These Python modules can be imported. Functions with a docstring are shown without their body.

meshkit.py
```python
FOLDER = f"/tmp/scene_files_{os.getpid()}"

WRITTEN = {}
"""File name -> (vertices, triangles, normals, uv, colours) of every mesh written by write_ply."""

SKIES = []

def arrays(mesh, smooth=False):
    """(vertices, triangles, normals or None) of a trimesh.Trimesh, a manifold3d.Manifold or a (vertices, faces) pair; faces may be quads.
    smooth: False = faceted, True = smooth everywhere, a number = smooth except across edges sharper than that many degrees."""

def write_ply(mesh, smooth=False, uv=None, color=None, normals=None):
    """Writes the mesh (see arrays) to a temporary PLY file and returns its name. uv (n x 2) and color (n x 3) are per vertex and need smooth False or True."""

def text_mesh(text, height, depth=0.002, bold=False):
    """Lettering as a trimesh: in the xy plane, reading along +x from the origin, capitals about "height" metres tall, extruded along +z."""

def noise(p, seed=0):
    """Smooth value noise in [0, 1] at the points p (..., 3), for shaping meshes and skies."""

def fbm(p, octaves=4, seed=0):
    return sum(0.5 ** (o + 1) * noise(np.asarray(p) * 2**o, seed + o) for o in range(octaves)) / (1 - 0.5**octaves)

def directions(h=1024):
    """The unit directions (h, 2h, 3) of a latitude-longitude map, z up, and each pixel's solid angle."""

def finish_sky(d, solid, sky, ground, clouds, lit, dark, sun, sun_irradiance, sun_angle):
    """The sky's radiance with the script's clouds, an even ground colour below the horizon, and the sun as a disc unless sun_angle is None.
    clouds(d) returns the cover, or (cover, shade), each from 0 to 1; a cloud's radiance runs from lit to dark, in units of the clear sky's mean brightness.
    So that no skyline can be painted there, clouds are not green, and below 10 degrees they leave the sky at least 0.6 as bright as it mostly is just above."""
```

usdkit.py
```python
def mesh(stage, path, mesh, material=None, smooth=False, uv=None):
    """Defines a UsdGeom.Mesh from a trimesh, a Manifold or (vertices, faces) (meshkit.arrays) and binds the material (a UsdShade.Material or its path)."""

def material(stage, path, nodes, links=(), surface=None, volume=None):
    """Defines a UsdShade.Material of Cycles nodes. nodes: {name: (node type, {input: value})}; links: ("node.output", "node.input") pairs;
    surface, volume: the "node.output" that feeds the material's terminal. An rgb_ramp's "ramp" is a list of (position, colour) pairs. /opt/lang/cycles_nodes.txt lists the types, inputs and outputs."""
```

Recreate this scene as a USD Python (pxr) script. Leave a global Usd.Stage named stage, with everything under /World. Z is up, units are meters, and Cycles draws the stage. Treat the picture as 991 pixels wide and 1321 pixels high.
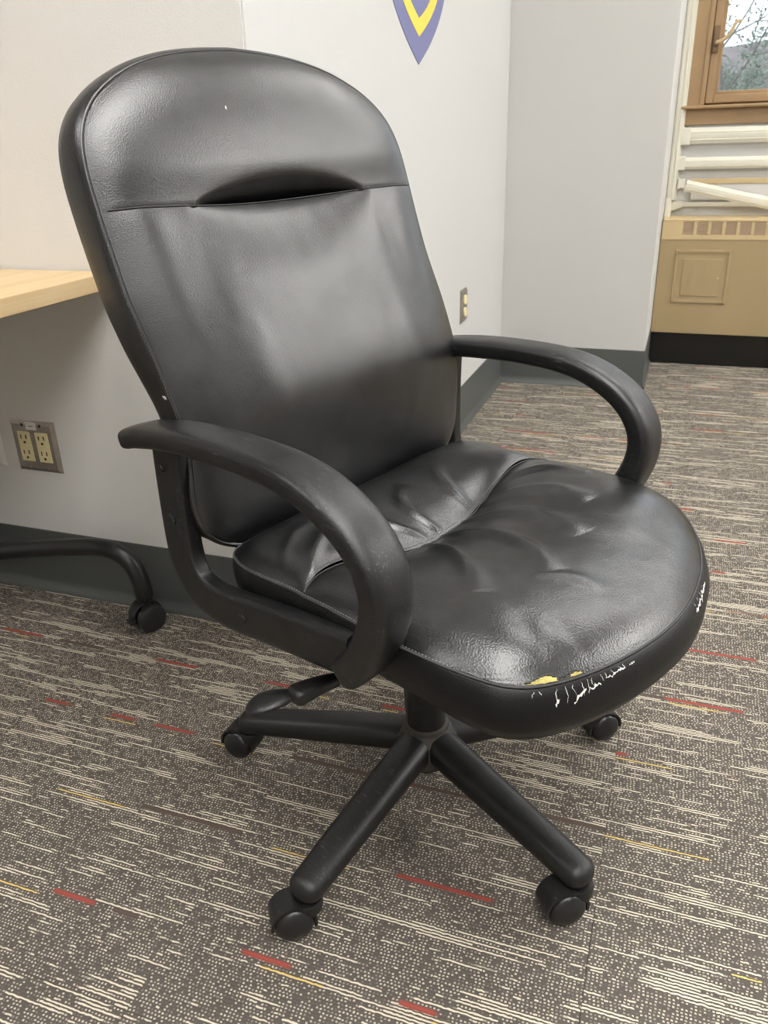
import math
import numpy as np, trimesh, manifold3d, usdkit, meshkit
from scipy.spatial import cKDTree
from scipy.interpolate import CubicSpline, PchipInterpolator
from shapely.geometry import Polygon, LineString
from pxr import Usd, UsdGeom, UsdLux, UsdShade, Gf, Sdf

stage = Usd.Stage.CreateInMemory()
UsdGeom.SetStageUpAxis(stage, 'Z'); UsdGeom.SetStageMetersPerUnit(stage, 1.0)
UsdGeom.Xform.Define(stage, '/World'); UsdGeom.Scope.Define(stage, '/World/Looks')

# ------------------------------------------------------------------ camera, sky, lamps, exposure
EXPOSURE = -0.96
F_PX, PITCH, ROLL, YAW = 1039.99, 0.432643, -0.0325869, 0.355847
EYE = np.array([0.291465, -0.938874, 0.932013])
LAMP = 24.0                       # radiance of the added, unseen ceiling lamp diffusers
SKY = 6.5
cp, sp, cyw, syw = math.cos(PITCH), math.sin(PITCH), math.cos(YAW), math.sin(YAW)
FWD = np.array([-syw * cp, cyw * cp, -sp]); RGT = np.array([cyw, syw, 0.0]); UPV = np.cross(RGT, FWD)
RGT, UPV = math.cos(ROLL) * RGT + math.sin(ROLL) * UPV, -math.sin(ROLL) * RGT + math.cos(ROLL) * UPV
cam = UsdGeom.Camera.Define(stage, '/World/camera')
m4 = Gf.Matrix4d(1.0)
for i, row in enumerate((RGT, UPV, -FWD, EYE)):
    m4.SetRow(i, Gf.Vec4d(*map(float, row), 1.0 if i == 3 else 0.0))
cam.AddTransformOp().Set(m4)
cam.CreateHorizontalApertureAttr(36.0); cam.CreateFocalLengthAttr(36.0 * F_PX / 991.0)
cam.CreateFStopAttr(17.0); cam.CreateFocusDistanceAttr(1.05)
cam.CreateExposureAttr(EXPOSURE); cam.CreateClippingRangeAttr(Gf.Vec2f(0.03, 1000))
dome = UsdLux.DomeLight.Define(stage, '/World/sky')
dome.CreateIntensityAttr(1.0)
sky_mat = usdkit.material(stage, '/World/Looks/sky_air', {
    'tc': ('texture_coordinate', {}),
    'map': ('mapping', {'scale': (1.0, 1.0, 2.2), 'location': (0.35, 0.2, 0.4)}),
    'n': ('noise_texture', {'scale': 3.2, 'detail': 6.0, 'roughness': 0.6}),
    'r': ('rgb_ramp', {'ramp': [(0.38, (0, 0, 0)), (0.56, (1, 1, 1))]}),
    'mx': ('mix', {'color1': (0.13, 0.175, 0.25), 'color2': (1.25, 1.27, 1.3)}),
    'bg': ('background_shader', {'strength': SKY})},
    [('tc.generated', 'map.vector'), ('map.vector', 'n.vector'), ('n.fac', 'r.fac'), ('r.color', 'mx.fac'), ('mx.color', 'bg.color')], surface='bg.background')
UsdShade.MaterialBindingAPI.Apply(dome.GetPrim()).Bind(sky_mat)

# ------------------------------------------------------------------ helpers: prims
used = {}
def numbered(parent, name):
    k = (parent, name); n = used.get(k, 0); used[k] = n + 1
    return name if n == 0 else f'{name}_{n:03d}'
def keys(prim, **kw):
    for k, v in kw.items():
        if v: prim.SetCustomDataByKey(k, v)
    return prim
def thing(name, label, category, loc=(0, 0, 0), rotz=0.0, group=None):
    p = '/World/' + numbered('/World', name)
    x = UsdGeom.Xform.Define(stage, p); x.AddTranslateOp().Set(Gf.Vec3d(*map(float, loc)))
    if rotz: x.AddRotateZOp().Set(float(rotz))
    return keys(x.GetPrim(), label=label, category=category, group=group)
def part(parent, name, mesh, mat, smooth=35, label=None, kind=None):
    base = str(parent.GetPath()) if parent else '/World'
    p = f'{base}/{numbered(base, name)}'
    m = usdkit.mesh(stage, p, mesh, mat, smooth=smooth)
    return keys(m.GetPrim(), label=label, kind=kind)
def solo(name, mesh, mat, label, category, smooth=35, group=None):
    return keys(part(None, name, mesh, mat, smooth), label=label, category=category, group=group)
def struct(name, mesh, mat, smooth=35, label=None):
    return keys(part(None, name, mesh, mat, smooth), kind='structure', label=label)
cat = trimesh.util.concatenate

# ------------------------------------------------------------------ helpers: shapes
def tri(v, f): return trimesh.Trimesh(np.asarray(v, float), np.asarray(f, int), process=False)
def box(x0, x1, y0, y1, z0, z1, b=0.0):
    lo, hi = np.minimum((x0, y0, z0), (x1, y1, z1)), np.maximum((x0, y0, z0), (x1, y1, z1))
    if b <= 0:
        m = trimesh.creation.box(hi - lo); m.apply_translation((lo + hi) / 2); return m
    b = min(b, *(0.45 * (hi - lo))); pts = []
    for cx in (0, 1):
        for cy in (0, 1):
            for cz in (0, 1):
                c = np.where((cx, cy, cz), hi, lo); s = np.where((cx, cy, cz), -1, 1) * b
                for k in range(3):
                    for q in (0.0, 0.3):
                        d = np.array(s, float); d[k] = 0; d2 = d.copy(); d2[k] = s[k] * q if q else 0
                        d2 = np.where(np.arange(3) == k, s[k] * q, s * (1 - 0.0 if not q else 0.29))
                        pts.append(c + d2)
    return trimesh.convex.convex_hull(np.array(pts))
def grid_mesh(G, close_u=False, close_v=False):
    G = np.asarray(G, float); a, b = G.shape[:2]
    idx = np.arange(a * b).reshape(a, b)
    i = idx if not close_u else np.vstack([idx, idx[:1]])
    i = i if not close_v else np.hstack([i, i[:, :1]])
    q = np.stack([i[:-1, :-1], i[1:, :-1], i[1:, 1:], i[:-1, 1:]], -1).reshape(-1, 4)
    return tri(G.reshape(-1, 3), np.vstack([q[:, [0, 1, 2]], q[:, [0, 2, 3]]]))
def outward(m):
    m = trimesh.Trimesh(m.vertices, m.faces, process=True); m.fix_normals()
    return m
def spline(pts, n, kind='cubic'):
    pts = np.asarray(pts, float)
    t = np.r_[0, np.cumsum(np.linalg.norm(np.diff(pts, axis=0), axis=1))]
    c = CubicSpline(t, pts) if kind == 'cubic' else PchipInterpolator(t, pts)
    fine = c(np.linspace(0, t[-1], 40 * len(pts)))
    d = np.r_[0, np.cumsum(np.linalg.norm(np.diff(fine, axis=0), axis=1))]
    u = np.linspace(0, d[-1], n)
    return np.stack([np.interp(u, d, fine[:, k]) for k in range(pts.shape[1])], 1)
def sweep(path, section, side=None, scale=None, caps='round', ncap=5):
    """section: (k,2) closed polygon in (side, normal) metres; side: fixed lateral vector or None; scale: per-station (n,2)."""
    path = np.asarray(path, float); n = len(path); sec = np.asarray(section, float)
    T = np.gradient(path, axis=0); T /= np.linalg.norm(T, axis=1)[:, None]
    if side is None:
        S = np.zeros_like(T); r = np.array([0, 0, 1.0]) if abs(T[0][2]) < 0.9 else np.array([1.0, 0, 0])
        s = np.cross(r, T[0]); S[0] = s / np.linalg.norm(s)
        for i in range(1, n):
            s = S[i - 1] - T[i] * (S[i - 1] @ T[i]); S[i] = s / np.linalg.norm(s)
    else:
        S = np.tile(np.asarray(side, float), (n, 1)); S -= T * np.sum(S * T, 1)[:, None]; S /= np.linalg.norm(S, axis=1)[:, None]
    N = np.cross(T, S)
    sc = np.ones((n, 2)) if scale is None else np.asarray(scale, float)
    if sc.ndim == 1: sc = np.stack([sc, sc], 1)
    rings = [path[i] + S[i] * (sec[:, :1] * sc[i, 0]) + N[i] * (sec[:, 1:] * sc[i, 1]) for i in range(n)]
    if caps == 'round':
        r0 = np.abs(sec).max(0).min()
        def cap(i, sgn):
            out = []
            for k in range(1, ncap + 1):
                a = k / ncap * math.pi / 2 * 0.985
                c, d = math.cos(a), math.sin(a) * r0 * sc[i].min()
                out.append(path[i] + sgn * T[i] * d + S[i] * (sec[:, :1] * sc[i, 0] * c) + N[i] * (sec[:, 1:] * sc[i, 1] * c))
            return out
        rings = cap(0, -1)[::-1] + rings + cap(n - 1, 1)
    G = np.array(rings); m = grid_mesh(G, close_v=True)
    v, f = m.vertices, m.faces; k = len(sec); L = len(G)
    v = np.vstack([v, G[0].mean(0), G[-1].mean(0)]); j = np.arange(k)
    f = np.vstack([f, np.stack([np.full(k, L * k), j, (j + 1) % k], 1), np.stack([np.full(k, L * k + 1), (L - 1) * k + (j + 1) % k, (L - 1) * k + j], 1)])
    return outward(tri(v, f))
def superell(a, b, p=2.6, k=28):
    t = np.arange(k) / k * 2 * math.pi
    return np.stack([a * np.sign(np.cos(t)) * np.abs(np.cos(t)) ** (2 / p), b * np.sign(np.sin(t)) * np.abs(np.sin(t)) ** (2 / p)], 1)
def circ(r, k=20):
    return superell(r, r, 2.0, k)
def lathe(profile, k=40, axis='z'):
    m = trimesh.creation.revolve(np.asarray(profile, float), sections=k)
    if axis == 'x': m.apply_transform(trimesh.transformations.rotation_matrix(math.pi / 2, [0, 1, 0]))
    if axis == 'y': m.apply_transform(trimesh.transformations.rotation_matrix(-math.pi / 2, [1, 0, 0]))
    return m
def moved(m, d=(0, 0, 0), rz=0.0):
    m = m.copy()
    if rz: m.apply_transform(trimesh.transformations.rotation_matrix(rz, [0, 0, 1]))
    m.apply_translation(d); return m
def extrude(pts, depth, frame):
    """polygon in (a,b), extruded by depth; frame = (origin, A, B, N)."""
    poly = pts if isinstance(pts, Polygon) else Polygon(pts)
    m = trimesh.creation.extrude_polygon(poly, depth, engine='earcut')
    o, A, B, N = (np.asarray(x, float) for x in frame)
    M = np.eye(4); M[:3, 0], M[:3, 1], M[:3, 2], M[:3, 3] = A, B, N, o
    m.apply_transform(M); m.fix_normals(); return m
def coons(c0, c1, d0, d1):
    """c0, c1: (n,k) curves at v=0,1 running u; d0, d1: (m,k) at u=0,1 running v."""
    n, m = len(c0), len(d0); u = np.linspace(0, 1, n)[None, :, None]; v = np.linspace(0, 1, m)[:, None, None]
    lc = (1 - v) * c0[None] + v * c1[None]; ld = (1 - u) * d0[:, None] + u * d1[:, None]
    b = (1 - u) * (1 - v) * c0[0] + u * (1 - v) * c0[-1] + (1 - u) * v * c1[0] + u * v * c1[-1]
    return lc + ld - b
def smooth01(x): x = np.clip(x, 0, 1); return x * x * (3 - 2 * x)
def gauss(x, s): return np.exp(-(x / s) ** 2)

# ------------------------------------------------------------------ helpers: material graphs
class Graph:
    def __init__(self): self.nodes, self.links, self.c = {}, [], 0
    def __call__(self, kind, out, **inp):
        self.c += 1; n = f'n{self.c}'; vals = {}
        for k, v in inp.items():
            if isinstance(v, tuple) and len(v) == 2 and v[0] == 'S': self.links.append((v[1], f'{n}.{k}'))
            else: vals[k] = v
        self.nodes[n] = (kind, vals); return ('S', f'{n}.{out}')
    def m(self, op, a, b=0.5, c=0.0, clamp=False):
        d = {'math_type': op, 'value1': a, 'value2': b}
        if op in ('multiply_add', 'compare'): d['value3'] = c
        if clamp: d['use_clamp'] = True
        return self('math', 'value', **d)
    def mixc(self, f, a, b): return self('mix', 'color', fac=f, color1=a, color2=b)
    def vec(self, x, y, z): return self('combine_xyz', 'vector', x=x, y=y, z=z)
    def done(self, name, bsdf): return usdkit.material(stage, '/World/Looks/' + name, self.nodes, self.links, surface=bsdf[1])
def simple(name, color, rough=0.5, metal=0.0, spec=0.5, noise=None, bump=None, emit=0.0, coat=0.0):
    """noise=(scale, amount): tone variation; bump=(scale, distance): fine relief."""
    g = Graph(); pos = g('texture_coordinate', 'object')
    base = tuple(color)
    if noise:
        n = g('noise_texture', 'fac', vector=pos, scale=noise[0], detail=3.0)
        n = g('map_range', 'result', value=n, from_min=0.3, from_max=0.7, to_min=0.0, to_max=1.0, clamp=True)
        base = g.mixc(n, tuple(np.array(color) * (1 - noise[1])), tuple(np.minimum(np.array(color) * (1 + noise[1]), 1)))
    kw = dict(base_color=base, roughness=rough, metallic=metal, specular_ior_level=spec, coat_weight=coat)
    if emit: kw.update(emission_color=tuple(color), emission_strength=emit)
    if bump:
        h = g('noise_texture', 'fac', vector=pos, scale=bump[0], detail=2.0)
        kw['normal'] = g('bump', 'normal', height=h, distance=bump[1], strength=1.0)
    return g.done(name, g('principled_bsdf', 'BSDF', **kw))
def leather(name, color, rough, bump_d=0.0006, scale=420.0, spec=1.0):
    g = Graph(); pos = g('texture_coordinate', 'object')
    v = g('voronoi_texture', 'distance', vector=pos, scale=scale, feature='f1')
    n = g('noise_texture', 'fac', vector=pos, scale=scale * 0.9, detail=2.0)
    h = g.m('add', g.m('multiply', v, 0.7), g.m('multiply', n, 0.5))
    big = g('noise_texture', 'fac', vector=pos, scale=9.0, detail=4.0)
    r = g('map_range', 'result', value=big, from_min=0.3, from_max=0.7, to_min=rough - 0.05, to_max=rough + 0.05, clamp=True)
    col = g.mixc(big, tuple(np.array(color) * 0.8), tuple(np.array(color) * 1.2))
    nrm = g('bump', 'normal', height=h, distance=bump_d, strength=0.5)
    return g.done(name, g('principled_bsdf', 'BSDF', base_color=col, roughness=r, specular_ior_level=spec, normal=nrm))
def scuffed(name, color, rough):
    g = Graph(); pos = g('texture_coordinate', 'object')
    fine = g('noise_texture', 'fac', vector=pos, scale=600.0, detail=2.0)
    st = g('noise_texture', 'fac', vector=g('mapping', 'vector', vector=pos, rotation=(0.3, 0.2, 0.9), scale=(60, 340, 340)), scale=1.0, detail=2.0)
    wear = g('noise_texture', 'fac', vector=pos, scale=14.0, detail=4.0)
    k = g.m('multiply', g('map_range', 'result', value=st, from_min=0.60, from_max=0.72, to_min=0.0, to_max=1.0, clamp=True), g('map_range', 'result', value=wear, from_min=0.45, from_max=0.65, to_min=0.0, to_max=1.0, clamp=True))
    col = g.mixc(g.m('multiply', k, 0.5), color, (0.10, 0.10, 0.10))
    r = g('map_range', 'result', value=wear, from_min=0.3, from_max=0.7, to_min=rough - 0.07, to_max=rough + 0.08, clamp=True)
    nrm = g('bump', 'normal', height=fine, distance=0.00035, strength=0.6)
    return g.done(name, g('principled_bsdf', 'BSDF', base_color=col, roughness=r, normal=nrm))

def carpet_material():
    g = Graph(); P = g('geometry', 'position')
    s = ('S', g('separate_xyz', 'x', vector=P)[1]); base = s[1].split('.')[0]
    x, y = ('S', base + '.x'), ('S', base + '.y')
    T = 0.51
    tx = g.m('floor', g.m('divide', g.m('add', x, 0.233), T)); ty = g.m('floor', g.m('divide', g.m('add', y, 0.465), T))
    pit, cel = 0.0043, 0.0049
    wob = g('noise_texture', 'fac', vector=g.vec(g.m('multiply', x, 150.0), g.m('multiply', y, 130.0), 0.0), scale=1.0, detail=1.0)
    ry = g.m('add', g.m('divide', y, pit), g.m('multiply', g.m('subtract', wob, 0.5), 0.72))
    ri = g.m('floor', ry); rf = g.m('subtract', ry, ri)
    off = g.m('absolute', g.m('subtract', rf, 0.5))
    thread = g('map_range', 'result', value=off, from_min=0.17, from_max=0.33, to_min=1.0, to_max=0.0, clamp=True)
    rowr = g('white_noise_texture', 'value', dimensions='1D', w=ri)
    cx = g.m('add', g.m('divide', x, cel), g.m('multiply', rowr, 0.6)); ci = g.m('floor', cx); cf = g.m('subtract', cx, ci)
    tox, toy = g.m('multiply', tx, 31.7), g.m('multiply', ty, 17.3)
    # long cream runs, bunched over neighbouring rows
    n1 = g('noise_texture', 'fac', vector=g.vec(g.m('multiply_add', ci, 0.020, tox), g.m('multiply_add', ri, 0.23, toy), tx), scale=1.0, detail=0.0)
    n2 = g('noise_texture', 'fac', vector=g.vec(g.m('multiply_add', ci, 0.045, tox), g.m('multiply_add', ri, 7.77, toy), 5.0), scale=1.0, detail=0.0)
    run = g.m('add', g.m('multiply', n1, 0.55), g.m('multiply', n2, 0.62))
    solid = g('map_range', 'result', value=run, from_min=0.675, from_max=0.683, to_min=0.0, to_max=1.0, clamp=True)
    n3 = g('noise_texture', 'fac', vector=g.vec(g.m('multiply', ci, 0.23), g.m('multiply', ri, 5.37), tx), scale=1.0, detail=0.0)
    dash = g('map_range', 'result', value=n3, from_min=0.72, from_max=0.735, to_min=0.0, to_max=0.92, clamp=True)
    # short pin dots elsewhere
    wn = g('white_noise_texture', 'value', dimensions='2D', vector=g.vec(ci, ri, 0.0))
    dotx = g('map_range', 'result', value=g.m('absolute', g.m('subtract', cf, 0.5)), from_min=0.20, from_max=0.32, to_min=1.0, to_max=0.0, clamp=True)
    dot = g.m('multiply', dotx, g('map_range', 'result', value=wn, from_min=0.16, from_max=0.7, to_min=0.0, to_max=0.75, clamp=True))
    cream = g.m('multiply', thread, g.m('maximum', g.m('maximum', solid, dash), dot))
    # rust bands and yellow runs
    by = g.m('divide', g.m('add', y, 0.352), 0.172); bi = g.m('floor', g.m('add', by, 0.5))
    bd = g.m('multiply', g.m('subtract', by, bi), 0.172)
    band0 = g.m('less_than', g.m('absolute', bd), 0.0036)
    rn = g('noise_texture', 'fac', vector=g.vec(g.m('multiply_add', ci, 0.032, tox), g.m('multiply', bi, 9.3), 2.0), scale=1.0, detail=1.0)
    bn = g('noise_texture', 'fac', vector=g.vec(g.m('multiply_add', ci, 0.014, tox), g.m('multiply', bi, 3.3), 4.0), scale=1.0, detail=0.0)
    red = g('map_range', 'result', value=rn, from_min=0.55, from_max=0.575, to_min=0.0, to_max=1.0, clamp=True)
    ydist = g.m('absolute', g.m('add', bd, 0.0105)); yband = g.m('less_than', ydist, 0.0022)
    yn = g('noise_texture', 'fac', vector=g.vec(g.m('multiply_add', ci, 0.026, tox), g.m('multiply', bi, 5.1), 8.0), scale=1.0, detail=1.0)
    yel = g.m('multiply', yband, g.m('greater_than', yn, 0.57))
    low = g('noise_texture', 'fac', vector=P, scale=5.0, detail=3.0)
    grain = g('noise_texture', 'fac', vector=P, scale=900.0, detail=1.0)
    dark = g.mixc(low, (0.088, 0.077, 0.068), (0.126, 0.112, 0.099))
    dark = g.mixc(g.m('multiply', grain, 0.6), dark, (0.055, 0.048, 0.042))
    crm = g.mixc(yel, (0.57, 0.515, 0.41), (0.62, 0.45, 0.15))
    cream2 = g.m('multiply', cream, 1.0)
    c = g.mixc(cream2, dark, crm)
    c = g.mixc(g.m('multiply', yel, thread), c, (0.62, 0.45, 0.15))
    redc = g.mixc(red, g.mixc(0.35, dark, (0.10, 0.05, 0.04)), (0.27, 0.065, 0.05))
    band = g.m('multiply', band0, g.m('maximum', red, g.m('greater_than', bn, 0.63)))
    c = g.mixc(band, c, redc)
    h = g.m('add', g.m('multiply', thread, 0.5), g.m('multiply', grain, 0.5))
    nrm = g('bump', 'normal', height=h, distance=0.0012, strength=0.6)
    return g.done('carpet', g('principled_bsdf', 'BSDF', base_color=c, roughness=0.95, specular_ior_level=0.1, normal=nrm))
def wood_material():
    g = Graph(); pos = g('geometry', 'position')
    w = g('noise_texture', 'fac', vector=g('mapping', 'vector', vector=pos, scale=(22, 1.6, 22)), scale=1.6, detail=5.0, distortion=0.4)
    f = g('noise_texture', 'fac', vector=g('mapping', 'vector', vector=pos, scale=(300, 8, 300)), scale=1.0, detail=2.0)
    k = g.m('add', g.m('multiply', w, 0.75), g.m('multiply', f, 0.3))
    c = g('rgb_ramp', 'color', fac=k, ramp=[(0.30, (0.54, 0.36, 0.165)), (0.52, (0.63, 0.455, 0.24)), (0.72, (0.68, 0.52, 0.31))])
    return g.done('light_wood', g('principled_bsdf', 'BSDF', base_color=c, roughness=0.42))

M = {
    'leather': leather('leather_back', (0.0028, 0.0028, 0.0036), 0.34, 0.0004, 620),
    'leather_border_dulled': leather('leather_border_dulled', (0.004, 0.004, 0.0045), 0.42, 0.0004, 620, 0.30),  # seat vinyl, sheen cut to stand in for the dark floor it reflects
    'leather_seat': leather('leather_seat', (0.0035, 0.0035, 0.004), 0.30, 0.0005, 480, 0.85),
    'plastic': scuffed('grained_plastic', (0.008, 0.008, 0.0085), 0.37),
    'base_plastic': scuffed('base_plastic', (0.007, 0.007, 0.007), 0.45),
    'gloss_plastic': simple('gloss_plastic', (0.012, 0.012, 0.013), 0.28),
    'hub_dust': simple('dusty_plastic', (0.045, 0.040, 0.034), 0.7, noise=(30, 0.4)),
    'thread': simple('thread', (0.035, 0.035, 0.036), 0.7),
    'pale_thread': simple('pale_thread', (0.16, 0.16, 0.155), 0.7),
    'foam': simple('foam', (0.47, 0.40, 0.135), 0.9, bump=(900, 0.001), noise=(60, 0.2)),
    'backing': simple('torn_backing', (0.62, 0.61, 0.58), 0.9),
    'black_metal': simple('black_metal', (0.010, 0.010, 0.010), 0.38),
    'rubber': simple('caster_rubber', (0.012, 0.012, 0.012), 0.5),
    'carpet': carpet_material(),
    'wood': wood_material(),
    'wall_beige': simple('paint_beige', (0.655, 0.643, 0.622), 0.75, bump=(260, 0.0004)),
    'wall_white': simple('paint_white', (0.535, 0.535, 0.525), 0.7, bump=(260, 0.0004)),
    'wall_dimmed': simple('paint_dimmed', (0.535, 0.528, 0.51), 0.75, bump=(260, 0.0003)),  # column grey comes from dimmer light, here put into the colour
    'ceil': simple('ceiling_tile', (0.78, 0.77, 0.74), 0.9, bump=(150, 0.001)),
    'vinyl': simple('base_vinyl', (0.078, 0.083, 0.081), 0.45),
    'bronze': simple('bronze_paint', (0.30, 0.192, 0.094), 0.5, noise=(8, 0.08)),
    'bronze_dark': simple('bronze_paint_dark', (0.17, 0.10, 0.048), 0.5),
    'cream': simple('cream_plastic', (0.62, 0.60, 0.51), 0.45),
    'tan': simple('tan_enamel', (0.34, 0.255, 0.135), 0.45, noise=(3, 0.05)),
    'tan_light': simple('tan_enamel_light', (0.52, 0.40, 0.22), 0.45),
    'grille': simple('grille_brown', (0.42, 0.31, 0.20), 0.6),
    'toe': simple('black_toe', (0.008, 0.008, 0.008), 0.18),
    'steel': simple('brushed_steel', (0.42, 0.39, 0.36), 0.34, metal=1.0, noise=(40, 0.1)),
    'ivory': simple('ivory_plastic', (0.78, 0.69, 0.40), 0.4),
    'white_pl': simple('white_plastic', (0.75, 0.74, 0.72), 0.5),
    'slot': simple('socket_slot', (0.05, 0.035, 0.02), 0.7),
    'purple': simple('purple_vinyl', (0.150, 0.158, 0.32), 0.5),
    'yellow': simple('yellow_vinyl', (0.86, 0.60, 0.07), 0.5),
    'ink': simple('label_ink', (0.15, 0.15, 0.15), 0.8),
    'lamp': simple('lamp_diffuser', (1.0, 0.985, 0.955), 0.5, emit=LAMP),
    'lamp_frame': simple('lamp_frame', (0.8, 0.8, 0.78), 0.5),
    'hill': simple('hillside', (0.075, 0.062, 0.068), 0.95, noise=(0.25, 0.35)),
    'grass': simple('far_ground', (0.06, 0.065, 0.05), 0.95, noise=(0.5, 0.3)),
    'bark': simple('bark', (0.11, 0.10, 0.10), 0.9),
    'leaf': simple('leaf_green', (0.10, 0.135, 0.105), 0.8, noise=(3, 0.4)),
    'far_wall': simple('far_building_wall', (0.13, 0.105, 0.11), 0.9),
    'far_roof': simple('far_building_roof', (0.10, 0.08, 0.085), 0.9),
    'panel_white': simple('panel_white', (0.60, 0.59, 0.57), 0.4),
}
g = Graph()
M['glass'] = g.done('window_glass', g('mix_closure', 'closure', fac=g('fresnel', 'fac', IOR=1.45), closure1=g('transparent_bsdf', 'BSDF', color=(0.95, 0.97, 0.97)), closure2=g('glossy_bsdf', 'BSDF', roughness=0.02, color=(1, 1, 1))))

# ------------------------------------------------------------------ the room
YL, XS, YC, XC, YW = 0.338, -0.385, 2.325, 0.182, 2.95      # left wall, shield wall, column face, column side, window wall
CEIL, X0, X1, Y0 = 2.75, -3.2, 5.3, -4.4
T = 0.51
floor = keys(UsdGeom.Xform.Define(stage, '/World/floor').GetPrim(), kind='structure')
struct_tiles = []
def tile_mesh(x0, x1, y0, y1):
    e, d = 0.0006, 0.0012                      # fuzzy butt joint between carpet tiles
    v = [(x0, y0, -0.008), (x1, y0, -0.008), (x1, y1, -0.008), (x0, y1, -0.008), (x0, y0, -d), (x1, y0, -d), (x1, y1, -d), (x0, y1, -d),
         (x0 + e, y0 + e, 0), (x1 - e, y0 + e, 0), (x1 - e, y1 - e, 0), (x0 + e, y1 - e, 0)]
    f = []
    for a, b in ((0, 4), (4, 8)):
        for k in range(4):
            p, q = a + k, a + (k + 1) % 4; r, s = b + (k + 1) % 4, b + k
            f += [(p, q, r), (p, r, s)]
    f += [(8, 9, 10), (8, 10, 11), (0, 2, 1), (0, 3, 2)]
    return tri(v, f)
rest = []
for i in range(-6, 10):
    for j in range(-8, 8):
        x0, y0 = -0.233 + i * T, -0.465 + j * T
        x1, y1 = x0 + T, y0 + T
        x0, x1, y0, y1 = max(x0, X0), min(x1, X1), max(y0, Y0), min(y1, YW)
        if x1 - x0 < 0.02 or y1 - y0 < 0.02: continue
        seen = -1.3 < x1 and x0 < 1.25 and y1 > -0.75 and not (x1 < XS + 0.01 and y0 > YL)
        if seen: part(floor, 'carpet_tile', tile_mesh(x0, x1, y0, y1), M['carpet'], smooth=False)
        else: rest.append(tile_mesh(x0, x1, y0, y1))
part(floor, 'carpet_tiling', cat(rest), M['carpet'], smooth=False, kind='stuff')
part(floor, 'subfloor', box(X0 - 0.2, X1 + 0.2, Y0 - 0.2, YW + 0.3, -0.25, -0.008), M['wall_dimmed'], smooth=False)
struct('ceiling', box(X0 - 0.2, X1 + 0.2, Y0 - 0.2, YW + 0.3, CEIL, CEIL + 0.15), M['ceil'])
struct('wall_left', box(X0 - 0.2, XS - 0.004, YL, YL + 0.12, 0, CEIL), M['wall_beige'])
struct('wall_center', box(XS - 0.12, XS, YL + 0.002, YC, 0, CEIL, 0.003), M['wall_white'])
struct('wall_right', box(XS - 0.12, XC, YC, YW, 0, CEIL, 0.004), M['wall_dimmed'])
WX0, WX1, WZ0, WZ1 = 0.215, 1.35, 0.952, 2.45             # window opening
WIN2 = [(1.40, 2.55), (2.60, 3.75)]
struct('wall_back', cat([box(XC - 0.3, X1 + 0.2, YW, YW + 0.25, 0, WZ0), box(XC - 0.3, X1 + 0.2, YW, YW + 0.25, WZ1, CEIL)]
                        + [box(a, b, YW, YW + 0.25, WZ0, WZ1) for a, b in ((XC - 0.3, WX0), (WX1, 1.40), (2.55, 2.60), (3.75, X1 + 0.2))]), M['wall_dimmed'])
struct('wall_side', box(X1, X1 + 0.2, Y0 - 0.2, YW, 0, CEIL), M['wall_dimmed'])
struct('wall_front', box(X0 - 0.2, X1 + 0.2, Y0 - 0.2, Y0, 0, CEIL), M['wall_dimmed'])
struct('wall_far_left', box(X0 - 0.2, X0, Y0, YL, 0, CEIL), M['wall_beige'])

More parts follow.
